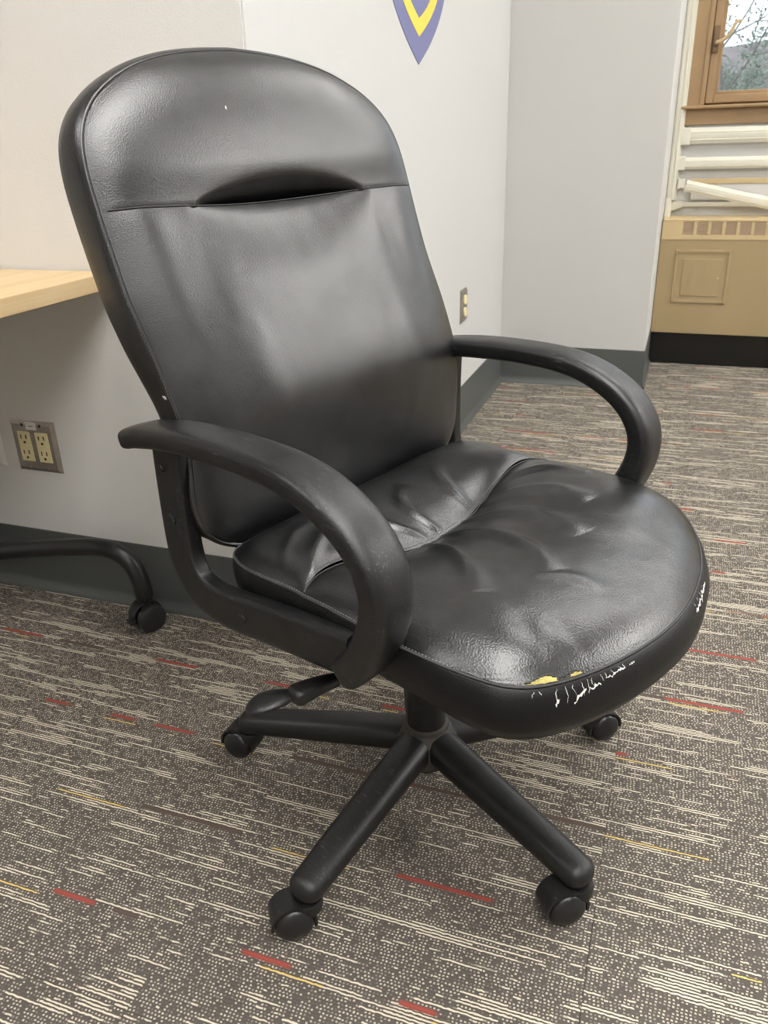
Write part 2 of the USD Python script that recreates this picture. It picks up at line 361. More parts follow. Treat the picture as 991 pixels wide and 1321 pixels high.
def cove(path, h=0.155):
    """vinyl cove base along a polyline on the wall; face to the left of the direction of travel."""
    out = []
    prof = [(0, 0), (0.014, 0.0), (0.0135, 0.004), (0.009, 0.010), (0.005, 0.020), (0.0035, 0.03), (0.0035, h - 0.003), (0.002, h), (0, h)]
    for (a, b) in zip(path[:-1], path[1:]):
        a, b = np.array([*a, 0.0]), np.array([*b, 0.0]); d = (b - a) / np.linalg.norm(b - a); n = np.array([-d[1], d[0], 0])
        m = trimesh.creation.extrude_polygon(Polygon(prof), np.linalg.norm(b - a), engine='earcut')
        F = np.eye(4); F[:3, 0], F[:3, 1], F[:3, 2], F[:3, 3] = n, (0, 0, 1), d, a
        m.apply_transform(F); m.fix_normals(); out.append(m)
    return cat(out)
struct('baseboard_left', cove([(XS + 0.001, YL), (X0, YL)]), M['vinyl'], 30)
struct('baseboard_center', cove([(XS, YC), (XS, YL - 0.003)]), M['vinyl'], 30)
struct('baseboard_right', cove([(XC, 2.77), (XC, YC), (XS, YC)][0:3]), M['vinyl'], 30)

# unseen ceiling lamps, added and aimed for leather highlights and wall fill
lamps = [(3.4, 1.05), (4.6, 1.05), (3.4, 1.68), (4.6, 1.68), (3.4, 2.31), (4.6, 2.31), (0.6, 0.15), (0.6, -0.55), (0.6, -1.25), (0.9, -2.6), (0.6, -3.7), (0.9, 1.9), (2.15, 2.5), (-1.2, -1.25), (1.85, -1.25), (2.7, -2.2)]
for k, (lx, ly) in enumerate(lamps):
    t = thing('added_ceiling_light', 'unseen flat white rectangular ceiling lamp added for highlights and fill light', 'lamp', (lx, ly, CEIL), 0, 'added ceiling lamps out of view')
    part(t, 'frame', cat([box(-0.62, -0.585, -0.32, 0.32, -0.03, 0.0), box(0.585, 0.62, -0.32, 0.32, -0.03, 0.0), box(-0.585, 0.585, -0.32, -0.285, -0.03, 0.0), box(-0.585, 0.585, 0.285, 0.32, -0.03, 0.0)]), M['lamp_frame'])
    part(t, 'diffuser', box(-0.584, 0.584, -0.284, 0.284, -0.02, -0.004), M['lamp'])

# ------------------------------------------------------------------ window, its wall and what stands there
def frame_rect(x0, x1, z0, z1, w, y0, y1, b=0.002):
    return cat([box(x0, x0 + w, y0, y1, z0, z1, b), box(x1 - w, x1, y0, y1, z0, z1, b), box(x0 + w, x1 - w, y0, y1, z0, z0 + w, b), box(x0 + w, x1 - w, y0, y1, z1 - w, z1, b)])
win = keys(UsdGeom.Xform.Define(stage, '/World/window_1').GetPrim(), kind='structure')
part(win, 'window_frame', cat([box(WX0, 0.287, YW - 0.012, YW + 0.08, 1.015, WZ1, 0.003), box(1.27, WX1, YW - 0.012, YW + 0.08, 1.015, WZ1, 0.003),
                               box(0.287, 1.27, YW - 0.012, YW + 0.08, 2.38, WZ1, 0.003), box(0.275, 0.30, YW + 0.012, YW + 0.07, 1.0, 2.40), box(0.28, 1.28, YW + 0.012, YW + 0.07, 1.0, 1.040), box(0.270, 0.289, YW - 0.017, YW, 1.015, 2.38, 0.003)]), M['bronze'])
part(win, 'window_sash', cat([frame_rect(0.291, 1.266, 1.026, 2.376, 0.030, YW - 0.004, YW + 0.05, 0.003), frame_rect(0.319, 1.238, 1.054, 2.348, 0.016, YW + 0.010, YW + 0.045, 0.003)]), M['bronze'])
part(win, 'pane', box(0.333, 1.224, YW + 0.024, YW + 0.030, 1.068, 2.334), M['glass'])
part(win, 'gasket', frame_rect(0.331, 1.226, 1.066, 2.336, 0.004, YW + 0.018, YW + 0.024, 0), M['panel_white'])
part(win, 'window_sill', cat([box(WX0 - 0.012, WX1 + 0.012, YW - 0.040, YW + 0.02, 1.006, 1.019, 0.005), box(WX0 - 0.01, WX1 + 0.01, YW - 0.014, YW + 0.02, 0.948, 1.006, 0.003)]), M['bronze'])
hx, hy = 0.306, YW - 0.006
hd = part(win, 'window_handle', cat([box(hx - 0.012, hx + 0.011, hy - 0.012, hy + 0.004, 1.205, 1.298, 0.004), moved(lathe([(0, 0), (0.011, 0), (0.011, 0.016), (0.008, 0.022), (0, 0.022)], 24, 'y'), (hx + 0.003, hy - 0.032, 1.240))]), M['bronze_dark'], label='darker brown handle plate')
part(hd, 'lever', sweep(spline([(hx + 0.003, hy - 0.030, 1.238), (hx + 0.022, hy - 0.036, 1.243), (hx + 0.045, hy - 0.042, 1.262), (hx + 0.058, hy - 0.044, 1.288), (hx + 0.066, hy - 0.044, 1.301), (hx + 0.082, hy - 0.044, 1.303)], 40), superell(0.0045, 0.0062, 2.4, 16), scale=np.linspace(1.15, 0.9, 40)), M['tan_light'], label='tan curved lever')

# the next windows of the same wall, out of the picture: the daylight of the room
for i, (a, b) in enumerate(WIN2):
    w2 = keys(UsdGeom.Xform.Define(stage, f'/World/window_{i + 2}').GetPrim(), kind='structure')
    part(w2, 'window_frame', frame_rect(a, b, 0.952, WZ1, 0.08, YW - 0.01, YW + 0.08), M['bronze'])
    part(w2, 'pane', box(a + 0.08, b - 0.08, YW + 0.024, YW + 0.030, 1.032, WZ1 - 0.08), M['glass'])

# convector under the window
rad = thing('wall_heater', 'tan metal convector heater cabinet under the window', 'heater', (0, 0, 0))
RY = 2.75
part(rad, 'body', cat([box(0.1835, 2.1, RY, YW - 0.001, 0.138, 0.522, 0.003), box(0.188, 2.1, RY + 0.022, YW - 0.001, 0.522, 0.594, 0.002)]), M['tan'], label='tan lower front')
top = part(rad, 'top_grille', cat([box(0.186, 2.1, RY - 0.002, RY + 0.022, 0.522, 0.540, 0.001), box(0.186, 2.1, RY - 0.002, RY + 0.022, 0.591, 0.597, 0.001), box(0.186, 2.1, RY - 0.002, YW - 0.001, 0.594, 0.599, 0.001), box(0.186, 0.266, RY - 0.002, RY + 0.022, 0.540, 0.591, 0.0)]
           + [box(x, x + 0.012, RY - 0.002, RY + 0.02, 0.540, 0.591, 0.0) for x in np.arange(0.308, 2.08, 0.054)]), M['tan_light'], label='pale tan grille band')
for i, x in enumerate(np.arange(0.266, 0.72, 0.054)):
    part(top, 'louvre', cat([box(x, x + 0.042, RY + 0.003, RY + 0.008, 0.540, 0.591)] + [box(x, x + 0.042, RY + 0.0, RY + 0.004, 0.5405 + 0.0072 * q, 0.5445 + 0.0072 * q) for q in range(7)]), M['grille'])
ap = part(rad, 'access_panel', cat([frame_rect(0.250, 0.466, 0.268, 0.482, 0.012, RY - 0.006, RY + 0.001, 0.002), box(0.262, 0.454, RY - 0.003, RY + 0.001, 0.280, 0.470)]), M['tan'])
part(ap, 'hatch', box(0.284, 0.436, RY - 0.006, RY - 0.002, 0.297, 0.446, 0.0015), M['tan'])
part(ap, 'knob', moved(lathe([(0, 0), (0.004, 0), (0.004, 0.003), (0, 0.004)], 14, 'y'), (0.425, RY - 0.010, 0.372)), M['tan_light'])
for sx, sz in ((0.258, 0.276), (0.458, 0.276), (0.258, 0.474), (0.458, 0.474)):
    part(ap, 'screw', moved(lathe([(0, 0), (0.006, 0), (0.006, 0.002), (0.003, 0.004), (0, 0.004)], 14, 'y'), (sx, RY - 0.010, sz)), M['tan'])
part(rad, 'toe_kick', box(0.186, 2.1, RY + 0.025, YW - 0.001, 0.0, 0.138), M['toe'])

# cream cable raceways on the window wall
def raceway(x0, x1, z0, z1, y=YW):
    h = z1 - z0
    pr = [(0, z0), (0.024, z0), (0.030, z0 + 0.25 * h), (0.0285, z0 + 0.30 * h), (0.030, z0 + 0.34 * h), (0.030, z0 + 0.62 * h), (0.0285, z0 + 0.66 * h), (0.030, z0 + 0.70 * h), (0.024, z1), (0, z1)]
    return extrude([(a, b) for a, b in pr], x1 - x0, ((x0, y, 0), (0, -1, 0), (0, 0, 1), (1, 0, 0)))
rv = thing('cable_raceway', 'tall cream upright cable raceway in the corner beside the window', 'cable raceway')
part(rv, 'cover', cat([box(XC + 0.001, XC + 0.036, YW - 0.035, YW - 0.001, 0.66, CEIL, 0.003), box(XC + 0.036, XC + 0.041, YW - 0.022, YW - 0.001, 0.66, CEIL, 0.001), box(XC + 0.007, XC + 0.012, YW - 0.038, YW - 0.034, 0.66, CEIL, 0.001), box(XC + 0.022, XC + 0.027, YW - 0.038, YW - 0.034, 0.66, CEIL, 0.001)]), M['cream'])
part(rv, 'end_box', cat([box(XC + 0.001, XC + 0.026, YW - 0.075, YW - 0.001, 0.595, 0.668, 0.003)]), M['cream'])
rh = thing('cable_raceway', 'cream horizontal cable raceway directly below the window sill', 'cable raceway')
part(rh, 'cover', raceway(0.214, 2.1, 0.878, 0.938), M['cream']); part(rh, 'end_cap', box(0.216, 0.252, YW - 0.034, YW - 0.001, 0.874, 0.940, 0.003), M['cream'])
part(rh, 'back_plate', box(0.222, 2.1, YW - 0.004, YW - 0.001, 0.862, 0.878), M['panel_white'])
rh = thing('cable_raceway', 'cream horizontal cable raceway midway between sill and heater', 'cable raceway')
part(rh, 'cover', raceway(0.206, 2.1, 0.782, 0.826), M['cream']); part(rh, 'end_cap', box(0.206, 0.244, YW - 0.034, YW - 0.001, 0.778, 0.832, 0.003), M['cream'])
rh = thing('raceway_coupling', 'short cream square raceway coupling stub left of the fallen cover', 'raceway coupling')
part(rh, 'body', box(0.222, 0.252, YW - 0.032, YW - 0.001, 0.708, 0.744, 0.003), M['cream']); part(rh, 'collar', box(0.222, 0.232, YW - 0.035, YW - 0.001, 0.705, 0.747, 0.002), M['cream'])
rh = thing('cable_raceway', 'thin cream cable raceway just above the heater top', 'cable raceway')
part(rh, 'cover', box(0.235, 2.1, YW - 0.016, YW - 0.001, 0.634, 0.652, 0.003), M['cream'])
part(rh, 'end_cap', extrude([(0.208, 0.622), (0.222, 0.622), (0.236, 0.630), (0.249, 0.630), (0.249, 0.657), (0.212, 0.657), (0.208, 0.65)], 0.024, ((0, YW - 0.001, 0), (1, 0, 0), (0, 0, 1), (0, -1, 0))), M['cream'])
fc = raceway(0.0, 0.62, -0.022, 0.022, 0.0)
fc.apply_transform(trimesh.transformations.rotation_matrix(math.radians(12.2), [0, 1, 0])); fc.apply_translation((0.256, YW - 0.062, 0.722))
fallen = thing('raceway_cover', 'detached cream raceway cover hanging down at a slant over the heater', 'raceway cover')
part(fallen, 'cover', fc, M['cream'])
bd = thing('open_raceway', 'white open raceway with a tan top edge behind the slanting cover', 'cable raceway')
part(bd, 'channel', box(0.280, 1.2, YW - 0.014, YW - 0.001, 0.662, 0.724, 0.001), M['panel_white'])
part(bd, 'edge_strip', box(0.272, 1.2, YW - 0.018, YW - 0.001, 0.724, 0.744, 0.002), M['tan_light'], label='tan edge')

# ------------------------------------------------------------------ outlets and the emblem
def receptacle(w, h, k=1):
    return w, h
def on_wall(axis):        # frames (origin at plate centre, A right, B up, N out)
    return (np.array((1.0, 0, 0)), np.array((0, 0, 1.0)), np.array((0, -1.0, 0))) if axis == 'left' else (np.array((0, 1.0, 0)), np.array((0, 0, 1.0)), np.array((1.0, 0, 0)))
def place(m, o, axis):
    A, B, N = on_wall(axis); F = np.eye(4); F[:3, 0], F[:3, 1], F[:3, 2], F[:3, 3] = A, B, N, o
    m = m.copy(); m.apply_transform(F); m.fix_normals(); return m
def plate(w, h, t=0.006, bev=0.008):
    w, h = w / 2, h / 2; v = []
    for s, z in ((0, 0), (0, 0.0012), (bev, t), (bev + 0.001, t)):
        v += [(-w + s, -h + s, z), (w - s, -h + s, z), (w - s, h - s, z), (-w + s, h - s, z)]
    f = [(0, 2, 1), (0, 3, 2), (12, 13, 14), (12, 14, 15)]
    for a in (0, 4, 8):
        for k in range(4): f += [(a + k, a + (k + 1) % 4, a + 4 + (k + 1) % 4), (a + k, a + 4 + (k + 1) % 4, a + 4 + k)]
    return tri(v, f)
def slot_shapes(z):
    out = []
    for cyy in (0.018, -0.0165):
        out += [box(-0.0080, -0.0056, cyy - 0.001, cyy + 0.008, z - 0.001, z + 0.0004), box(0.0050, 0.0078, cyy - 0.0005, cyy + 0.0085, z - 0.001, z + 0.0004)]
        q = lathe([(0, 0), (0.0030, 0), (0.0030, 0.0014), (0, 0.0014)], 14); q.apply_translation((0, cyy - 0.0085, z - 0.001)); out.append(q)
    return cat(out)
ox, oz = -0.9705, 0.3585
ol = thing('wall_outlet', 'double steel outlet plate with two ivory duplex receptacles on beige wall', 'outlet', (ox, YL, oz))
part(ol, 'plate', place(plate(0.1145, 0.1145), (0, 0, 0), 'left'), M['steel'], 20)
for dx in (-0.0232, 0.0232):
    r = part(ol, 'receptacle', place(box(-0.0165, 0.0165, -0.0335, 0.0335, 0.002, 0.0082, 0.0015), (dx, 0, 0), 'left'), M['ivory'])
    part(r, 'socket_slots', place(slot_shapes(0.0082), (dx, 0, 0), 'left'), M['slot'])
for dx in (-0.0232, 0.0232):
    for dz in (-0.048, 0.048):
        part(ol, 'screw', place(lathe([(0, 0.005), (0.0034, 0.005), (0.0034, 0.0066), (0, 0.0074)], 14), (dx, 0, dz), 'left'), M['steel'] if dz < 0 else M['slot'])
lb = part(ol, 'label_sticker', place(box(-0.0135, 0.0135, -0.0085, 0.0085, 0.0055, 0.0066), (0.0, 0, 0.0465), 'left'), M['white_pl'], label='small white sticker')
part(lb, 'lettering', place(cat([box(-0.006 + 0.0032 * i, -0.0038 + 0.0032 * i, -0.0012, 0.0012, 0.0064, 0.0068) for i in range(4)]), (0.0, 0, 0.0465), 'left'), M['ink'])
wp = thing('wall_plate', 'blank white wall plate cut off at the left of the picture', 'wall plate', (-1.098, YL, 0.360))
part(wp, 'plate', place(plate(0.070, 0.1145), (0, 0, 0), 'left'), M['white_pl'], 20)
for dz in (-0.042, 0.042): part(wp, 'screw', place(lathe([(0, 0.005), (0.0034, 0.005), (0.0034, 0.0066), (0, 0.0074)], 14), (0, 0, dz), 'left'), M['white_pl'])
orr = thing('wall_outlet', 'single steel outlet plate with ivory receptacle below the painted emblem', 'outlet', (XS, 1.692, 0.426))
part(orr, 'plate', place(plate(0.074, 0.108, 0.008, 0.007), (0, 0, 0), 'right'), M['steel'], 20)
for dz in (0.020, -0.020):
    rp = trimesh.creation.extrude_polygon(Polygon(superell(0.0170, 0.0150, 2.8, 24)), 0.0045, engine='earcut'); rp.apply_translation((0, 0, 0.006))
    r = part(orr, 'receptacle', place(rp, (0, 0, dz), 'right'), M['ivory'])
part(orr, 'screw', place(lathe([(0, 0.007), (0.003, 0.007), (0.003, 0.0088), (0, 0.0092)], 12), (0, 0, 0), 'right'), M['steel'])

def to_shield(pts):       # measured outline on the shield wall: (Y, z)
    return [(a, b) for a, b in pts]
def shield_poly(tip, half, rise, top):
    """pointed emblem outline: tip (y, z); the sides curve out to half the width at rise above the tip; flat-ish top."""
    ty, tz = tip; L, R = [], []
    for t in np.linspace(0, 1, 24):
        z = tz + rise * t; w = half * (1 - (1 - t) ** 2)
        L.append((ty - w, z)); R.append((ty + w, z))
    return Polygon(L + [(ty - half, top), (ty, top + 0.05), (ty + half, top)] + R[::-1][:-1])
fr = ((XS, 0, 0), (0, 1, 0), (0, 0, 1), (1, 0, 0))
SH = dict(a=((1.228, 1.097), 0.252, 0.233), b=((1.231, 1.157), 0.190, 0.158), c=((1.233, 1.196), 0.122, 0.092))
em = thing('wall_emblem', 'purple and yellow pointed shield emblem on the white wall', 'emblem', (0, 0, 0))
part(em, 'shield_field', extrude(shield_poly(*SH['a'], 1.62), 0.0012, fr), M['purple'], False)
yb = shield_poly(*SH['b'], 1.56); part(em, 'chevron', extrude(yb.difference(shield_poly(*SH['c'], 1.49)), 0.0018, fr), M['yellow'], False, label='yellow chevron border')
part(em, 'inner_field', extrude(shield_poly(*SH['c'], 1.49).buffer(-0.0005), 0.0016, fr), M['purple'], False)

# ------------------------------------------------------------------ outdoors
struct('terrain', box(-40, 60, 6, 90, -4.2, -4.0), M['grass'])
hx_, hy_ = np.meshgrid(np.linspace(-60, 80, 90), np.linspace(45, 120, 40), indexing='ij')
hz_ = -4 + 13 * np.exp(-((hy_ - 95) / 28) ** 2) * (0.8 + 0.5 * meshkit.fbm(np.stack([hx_ / 30, hy_ / 30, hx_ * 0], -1), 4, 3)) 
struct('hills', grid_mesh(np.stack([hx_, hy_, hz_], -1)), M['hill'], True)
rng = np.random.default_rng(7)
def tree(name, label, loc, h, seed, mat_leaf=None, nleaf=0):
    r = np.random.default_rng(seed); segs = []
    tips = []
    def grow(p, d, L, rad, lev):
        q = p + d * L; bend = p + d * L * 0.5 + r.normal(0, L * 0.05, 3)
        segs.append(sweep(spline([p, bend, q], 5), circ(1.0, 6), scale=np.linspace(rad, rad * 0.62, 5), caps=None)); tips.append(q)
        if lev == 0: return
        for k in range(3 if lev > 1 else 4):
            nd = d + r.normal(0, 0.55, 3) + np.array([0, 0, 0.12]); nd /= np.linalg.norm(nd)
            grow(p + (q - p) * r.uniform(0.55, 1.0), nd, L * r.uniform(0.6, 0.8), rad * 0.55, lev - 1)
    grow(np.zeros(3), np.array([0, 0, 1.0]), h * 0.36, h * 0.009, 4)
    t = thing(name, label, 'tree', loc)
    part(t, 'trunk_and_branches', cat(segs), M['bark'])
    if nleaf:
        tp = np.array(tips[4:]); c = tp[r.integers(0, len(tp), nleaf)] + r.normal(0, h * 0.03, (nleaf, 3))
        a = r.normal(0, 1, (nleaf, 3)); a /= np.linalg.norm(a, axis=1)[:, None]; b = np.cross(a, r.normal(0, 1, (nleaf, 3))); b /= np.linalg.norm(b, axis=1)[:, None]
        s = h * 0.0055
        v = np.stack([c - a * s, c + b * s * 0.5, c + a * s, c - b * s * 0.5], 1).reshape(-1, 3)
        k = np.arange(nleaf)[:, None] * 4
        keys(part(t, 'leaves', tri(v, np.vstack([k + [0, 1, 2], k + [0, 2, 3]])), M['leaf'], False), kind='stuff')
tree('bare_tree', 'tall thin tree with sparse leaves seen through the window against the sky', (0.3, 30.0, -4.0), 14.0, 5, None, 5000)
tree('leafy_tree', 'grey green leafy tree low behind the window pane', (0.4, 38.0, -4.0), 8.6, 9, 'leaf', 16000)
hs = thing('far_building', 'low brownish building beyond the window, under the hill', 'building', (5.4, 46.0, -4.0))
part(hs, 'wall', box(-7, 9, 0, 8, 0, 4.0), M['far_wall'])
part(hs, 'roof', extrude([(-0.4, 4.0), (8.4, 4.0), (4, 6.2)], 17, ((-7.5, 0, 0), (0, 1, 0), (0, 0, 1), (1, 0, 0))), M['far_roof'])
for k in range(6): part(hs, 'window', box(-6 + 2.4 * k, -4.8 + 2.4 * k, -0.05, 0.05, 1.4, 2.9), M['gloss_plastic'])

# ------------------------------------------------------------------ table at the left
tb = thing('training_table', 'light wood table top on black tube legs against the left wall', 'table')
TX = -0.700
def tabletop():
    m = box(-1.34, TX, -0.50, YL - 0.004, 0.697, 0.7265, 0.0025); return m
part(tb, 'tabletop', tabletop(), M['wood'])
for yy in (0.263, -0.42):
    ft = part(tb, 'foot_tube', sweep(spline([(-1.335, yy, 0.085), (-1.325, yy, 0.100), (-1.28, yy, 0.110), (-1.10, yy, 0.120), (-1.062, yy, 0.128), (-0.93, yy, 0.156), (-0.825, yy, 0.1745), (-0.760, yy, 0.176), (-0.722, yy, 0.156), (-0.703, yy, 0.116), (-0.699, yy, 0.080)], 80), circ(0.0185, 20)), M['black_metal'])
    part(tb, 'column', cat([box(-1.22, -1.17, yy - 0.018, yy + 0.018, 0.105, 0.69, 0.006), box(-1.30, -0.86, yy - 0.02, yy + 0.02, 0.680, 0.6975, 0.003)]), M['black_metal'])
    for xx, ang in ((-0.700, -0.45), (-1.335, 0.5)):
        w = lathe([(0, -0.0125), (0.020, -0.0125), (0.0285, -0.0095), (0.030, -0.006), (0.030, 0.006), (0.0285, 0.0095), (0.020, 0.0125), (0, 0.0125)], 40, 'x')
        cst = part(tb, 'caster', cat([moved(lathe([(0, 0.050), (0.0105, 0.050), (0.0105, 0.066), (0.007, 0.068), (0.007, 0.086), (0, 0.086)], 20), (xx, yy, 0)),
                                      moved(sweep([(0, 0.031 * math.cos(a), 0.0305 + 0.031 * math.sin(a)) for a in np.linspace(-0.25, 3.4, 24)], superell(0.0065, 0.0025, 5, 12), side=(1, 0, 0), caps=None), (xx, yy, 0.001), ang),
                                      moved(box(-0.010, 0.010, -0.044, -0.030, 0.026, 0.034, 0.002), (xx, yy, 0), ang)]), M['rubber'])
        for sx in (-0.0185, 0.0185):
            wl = part(cst, 'wheel', moved(moved(w, (sx, 0, 0.0302)), (xx, yy, 0), ang), M['rubber'])

# ------------------------------------------------------------------ the office chair (local axes: x forward, y to the sitter's left)
PSI = -22.5
ch = thing('office_chair', 'worn black leather executive office chair with loop armrests on five casters', 'chair', (0, 0, 0), PSI)

# ---- backrest: plane through (-.13, 0, .5) leaning 14.3 degrees; coordinates (l, h, n)
REC = math.radians(14.3)
BF, BH, BO = np.array([math.cos(REC), 0, math.sin(REC)]), np.array([-math.sin(REC), 0, math.cos(REC)]), np.array([-0.13, 0, 0.5])
BACK_C = PchipInterpolator([-0.09, -0.05, 0.03, 0.12, 0.20, 0.30, 0.56, 0.60], [-0.015, -0.015, -0.011, 0.002, -0.003, -0.014, -0.017, -0.017])
def back_xyz(l, h, n):
    l, h, n = np.broadcast_arrays(l, h, n)
    l = l + BACK_C(h)
    return BO + l[..., None] * np.array([0, 1.0, 0]) + h[..., None] * BH + n[..., None] * BF
half = [(0.0, -0.047), (0.10, -0.0455), (0.163, -0.037), (0.211, -0.022), (0.240, 0.002), (0.252, 0.035), (0.256, 0.09), (0.257, 0.16), (0.2575, 0.26), (0.2575, 0.34), (0.257, 0.40), (0.255, 0.43), (0.247, 0.462), (0.229, 0.490), (0.193, 0.518), (0.148, 0.539), (0.098, 0.552), (0.0, 0.561)]
full = spline(np.array([(-a, b) for a, b in half[:0:-1]] + half), 1200)     # from top over the left, bottom, right, back to top... closed below
loop_pts = np.vstack([spline(np.array(half), 700), (spline(np.array(half), 700) * [-1, 1])[::-1]])
SEAM_H = lambda l: 0.377 + 0.004 * (l / 0.257) ** 2 + 0.001 * np.sin(l * 17)
hc = spline(np.array(half), 900)                       # right half curve, bottom to top
def cut(h0, h1, n):
    i0, i1 = np.argmin(np.abs(hc[:, 1] - h0) + (hc[:, 0] < 0.14) * 9), np.argmin(np.abs(hc[:, 1] - h1) + (hc[:, 0] < 0.14) * 9)
    seg = hc[min(i0, i1):max(i0, i1) + 1]; d = np.r_[0, np.cumsum(np.linalg.norm(np.diff(seg, axis=0), axis=1))]
    u = np.linspace(0, d[-1], n); return np.stack([np.interp(u, d, seg[:, 0]), np.interp(u, d, seg[:, 1])], 1)
def cap_curve(h0, top, n):
    seg = hc[(hc[:, 1] >= h0) if top else (hc[:, 1] <= h0)]
    if not top: seg = seg[::-1]
    whole = np.vstack([seg * [-1, 1], seg[::-1]]); d = np.r_[0, np.cumsum(np.linalg.norm(np.diff(whole, axis=0), axis=1))]
    u = np.linspace(0, d[-1], n); return np.stack([np.interp(u, d, whole[:, 0]), np.interp(u, d, whole[:, 1])], 1)
NU = 150
mir = lambda c: c * np.array([-1.0, 1.0])
HB, HT, HS = 0.004, 0.488, SEAM_H(0.257)
seam_l = np.linspace(-0.2574, 0.2574, NU); seam_c = np.stack([seam_l, SEAM_H(seam_l)], 1)
lowR, upR = cut(HB, HS, 130), cut(HS, HT, 70)
lowR[-1] = seam_c[-1]; upR[0] = seam_c[-1]
bot_c, top_c = cap_curve(HB, False, NU), cap_curve(HT, True, NU)
bot_c[0], bot_c[-1] = mir(lowR)[0], lowR[0]; top_c[0], top_c[-1] = mir(upR)[-1], upR[-1]
lowG = coons(bot_c, seam_c, mir(lowR), lowR); upG = coons(seam_c, top_c, mir(upR), upR)
edge = np.vstack([bot_c, lowR, upR, top_c[::-1], mir(upR)[::-1], mir(lowR)[::-1]])
KD = cKDTree(edge)
base_n = CubicSpline([-0.05, 0.03, 0.13, 0.22, 0.36, 0.46, 0.56], [0.0, 0.006, 0.014, 0.010, 0.0, -0.005, -0.021])
lumbar = lambda h: 0.024 - 0.165 * np.sqrt((h - 0.140) ** 2 + 0.022 ** 2) + 0.065 * (h - 0.14)
def n_low(l, h):
    d = KD.query(np.stack([l, h], -1))[0]
    soft = 1 - np.exp(-d / 0.028)
    n = base_n(h) + 0.016 * soft + lumbar(h) * smooth01((0.25 - np.abs(l)) / 0.13) 
    n = n + 0.004 * gauss(np.abs(l) - 0.215, 0.03) * soft * smooth01((h - 0.05) / 0.1)      # side bolsters
    g = SEAM_H(l) - h; mid = np.clip(1 - ((l + 0.002) / 0.155) ** 2, 0, 1)
    n = n - soft * (0.0015 + 0.019 * mid) * np.exp(-g / (0.008 + 0.024 * mid)) + 0.004 * mid * gauss(g - 0.085, 0.05)
    return n
def n_up(l, h):
    d = KD.query(np.stack([l, h], -1))[0]
    soft = 1 - np.exp(-d / 0.030)
    g = h - SEAM_H(l); mid = np.clip(1 - ((l + 0.002) / 0.140) ** 2, 0, 1)
    n = base_n(h) + 0.016 * soft + 0.005 * smooth01(g / 0.05) * soft
    t = 1 - g / (0.004 + 0.025 * mid)
    n = n - soft * (0.0012 + 0.033 * mid ** 0.8) * (0.5 * (t + np.sqrt(t * t + 0.03)))
    return n
lowN, upN = n_low(lowG[..., 0], lowG[..., 1]), n_up(upG[..., 0], upG[..., 1])
wr = meshkit.fbm(np.stack([lowG[..., 0] * 14, lowG[..., 1] * 9, lowG[..., 0] * 0], -1), 3, 4) - 0.5
lowN = lowN + 0.0022 * wr * np.clip(KD.query(lowG)[0] / 0.04, 0, 1)
def loop_boxing(loop2, nbase, prof, to3):
    """strip around a closed loop: prof = (outward, dn) rings."""
    c = loop2; tng = np.roll(c, -1, 0) - np.roll(c, 1, 0); tng /= np.maximum(np.linalg.norm(tng, axis=1)[:, None], 1e-9)
    nrm = np.stack([tng[:, 1], -tng[:, 0]], 1)
    area = 0.5 * np.sum(c[:, 0] * np.roll(c[:, 1], -1) - np.roll(c[:, 0], -1) * c[:, 1])
    if area < 0: nrm = -nrm
    for _ in range(6): nrm = (np.roll(nrm, 1, 0) + nrm + np.roll(nrm, -1, 0)); nrm /= np.linalg.norm(nrm, axis=1)[:, None]
    rings = [to3(c[:, 0] + o * nrm[:, 0], c[:, 1] + o * nrm[:, 1], nbase + dn) for o, dn in prof]
    return np.array(rings), nrm
def unique_loop(c):
    keep = np.r_[True, np.linalg.norm(np.diff(c, axis=0), axis=1) > 1e-6]; c = c[keep]
    if np.linalg.norm(c[0] - c[-1]) < 1e-6: c = c[:-1]
    d = np.r_[0, np.cumsum(np.linalg.norm(np.diff(np.vstack([c, c[:1]]), axis=0), axis=1))]; u = np.linspace(0, d[-1], 361)[:-1]
    cc = np.vstack([c, c[:1]]); return np.stack([np.interp(u, d, cc[:, 0]), np.interp(u, d, cc[:, 1])], 1)
bl = unique_loop(edge)
prof = [(-0.0015, -0.0022), (0.0005, -0.0008), (0.0035, -0.0020), (0.0075, -0.0090), (0.0095, -0.020), (0.010, -0.032), (0.0085, -0.045), (0.003, -0.056), (-0.008, -0.064), (-0.03, -0.069), (-0.08, -0.074), (-0.14, -0.076)]
ringsB, nrmB = loop_boxing(bl, base_n(bl[:, 1]), prof[:-2], back_xyz)
flat_prof = [(o if k < 2 else min(o, 0.004) - 0.0022 * max(k - 3, 0), d) for k, (o, d) in enumerate(prof[:-2])]
ringsF, _ = loop_boxing(bl, base_n(bl[:, 1]), flat_prof, back_xyz)
lowk = smooth01((0.24 - bl[:, 1]) / 0.10)[None, :, None]           # the border is slimmer between the arm posts
ringsB = ringsB * (1 - lowk) + ringsF * lowk
cB = bl.mean(0)
extra = [back_xyz(cB[0] + (bl[:, 0] - cB[0]) * k, cB[1] + (bl[:, 1] - cB[1]) * k, base_n(cB[1] + (bl[:, 1] - cB[1]) * k) - 0.072) for k in (0.75, 0.4, 0.02)]
shellB = outward(grid_mesh(np.concatenate([ringsB, np.array(extra)]), close_v=True))
def face_to(m, d):
    if (m.face_normals * m.area_faces[:, None]).sum(0) @ np.asarray(d) < 0: m.invert()
    return m
bk = part(ch, 'backrest', shellB, M['leather'], 60)
part(bk, 'back_panel', face_to(grid_mesh(back_xyz(lowG[..., 0], lowG[..., 1], lowN)), BF), M['leather'], True)
part(bk, 'headrest_panel', face_to(grid_mesh(back_xyz(upG[..., 0], upG[..., 1], upN)), BF), M['leather'], True)
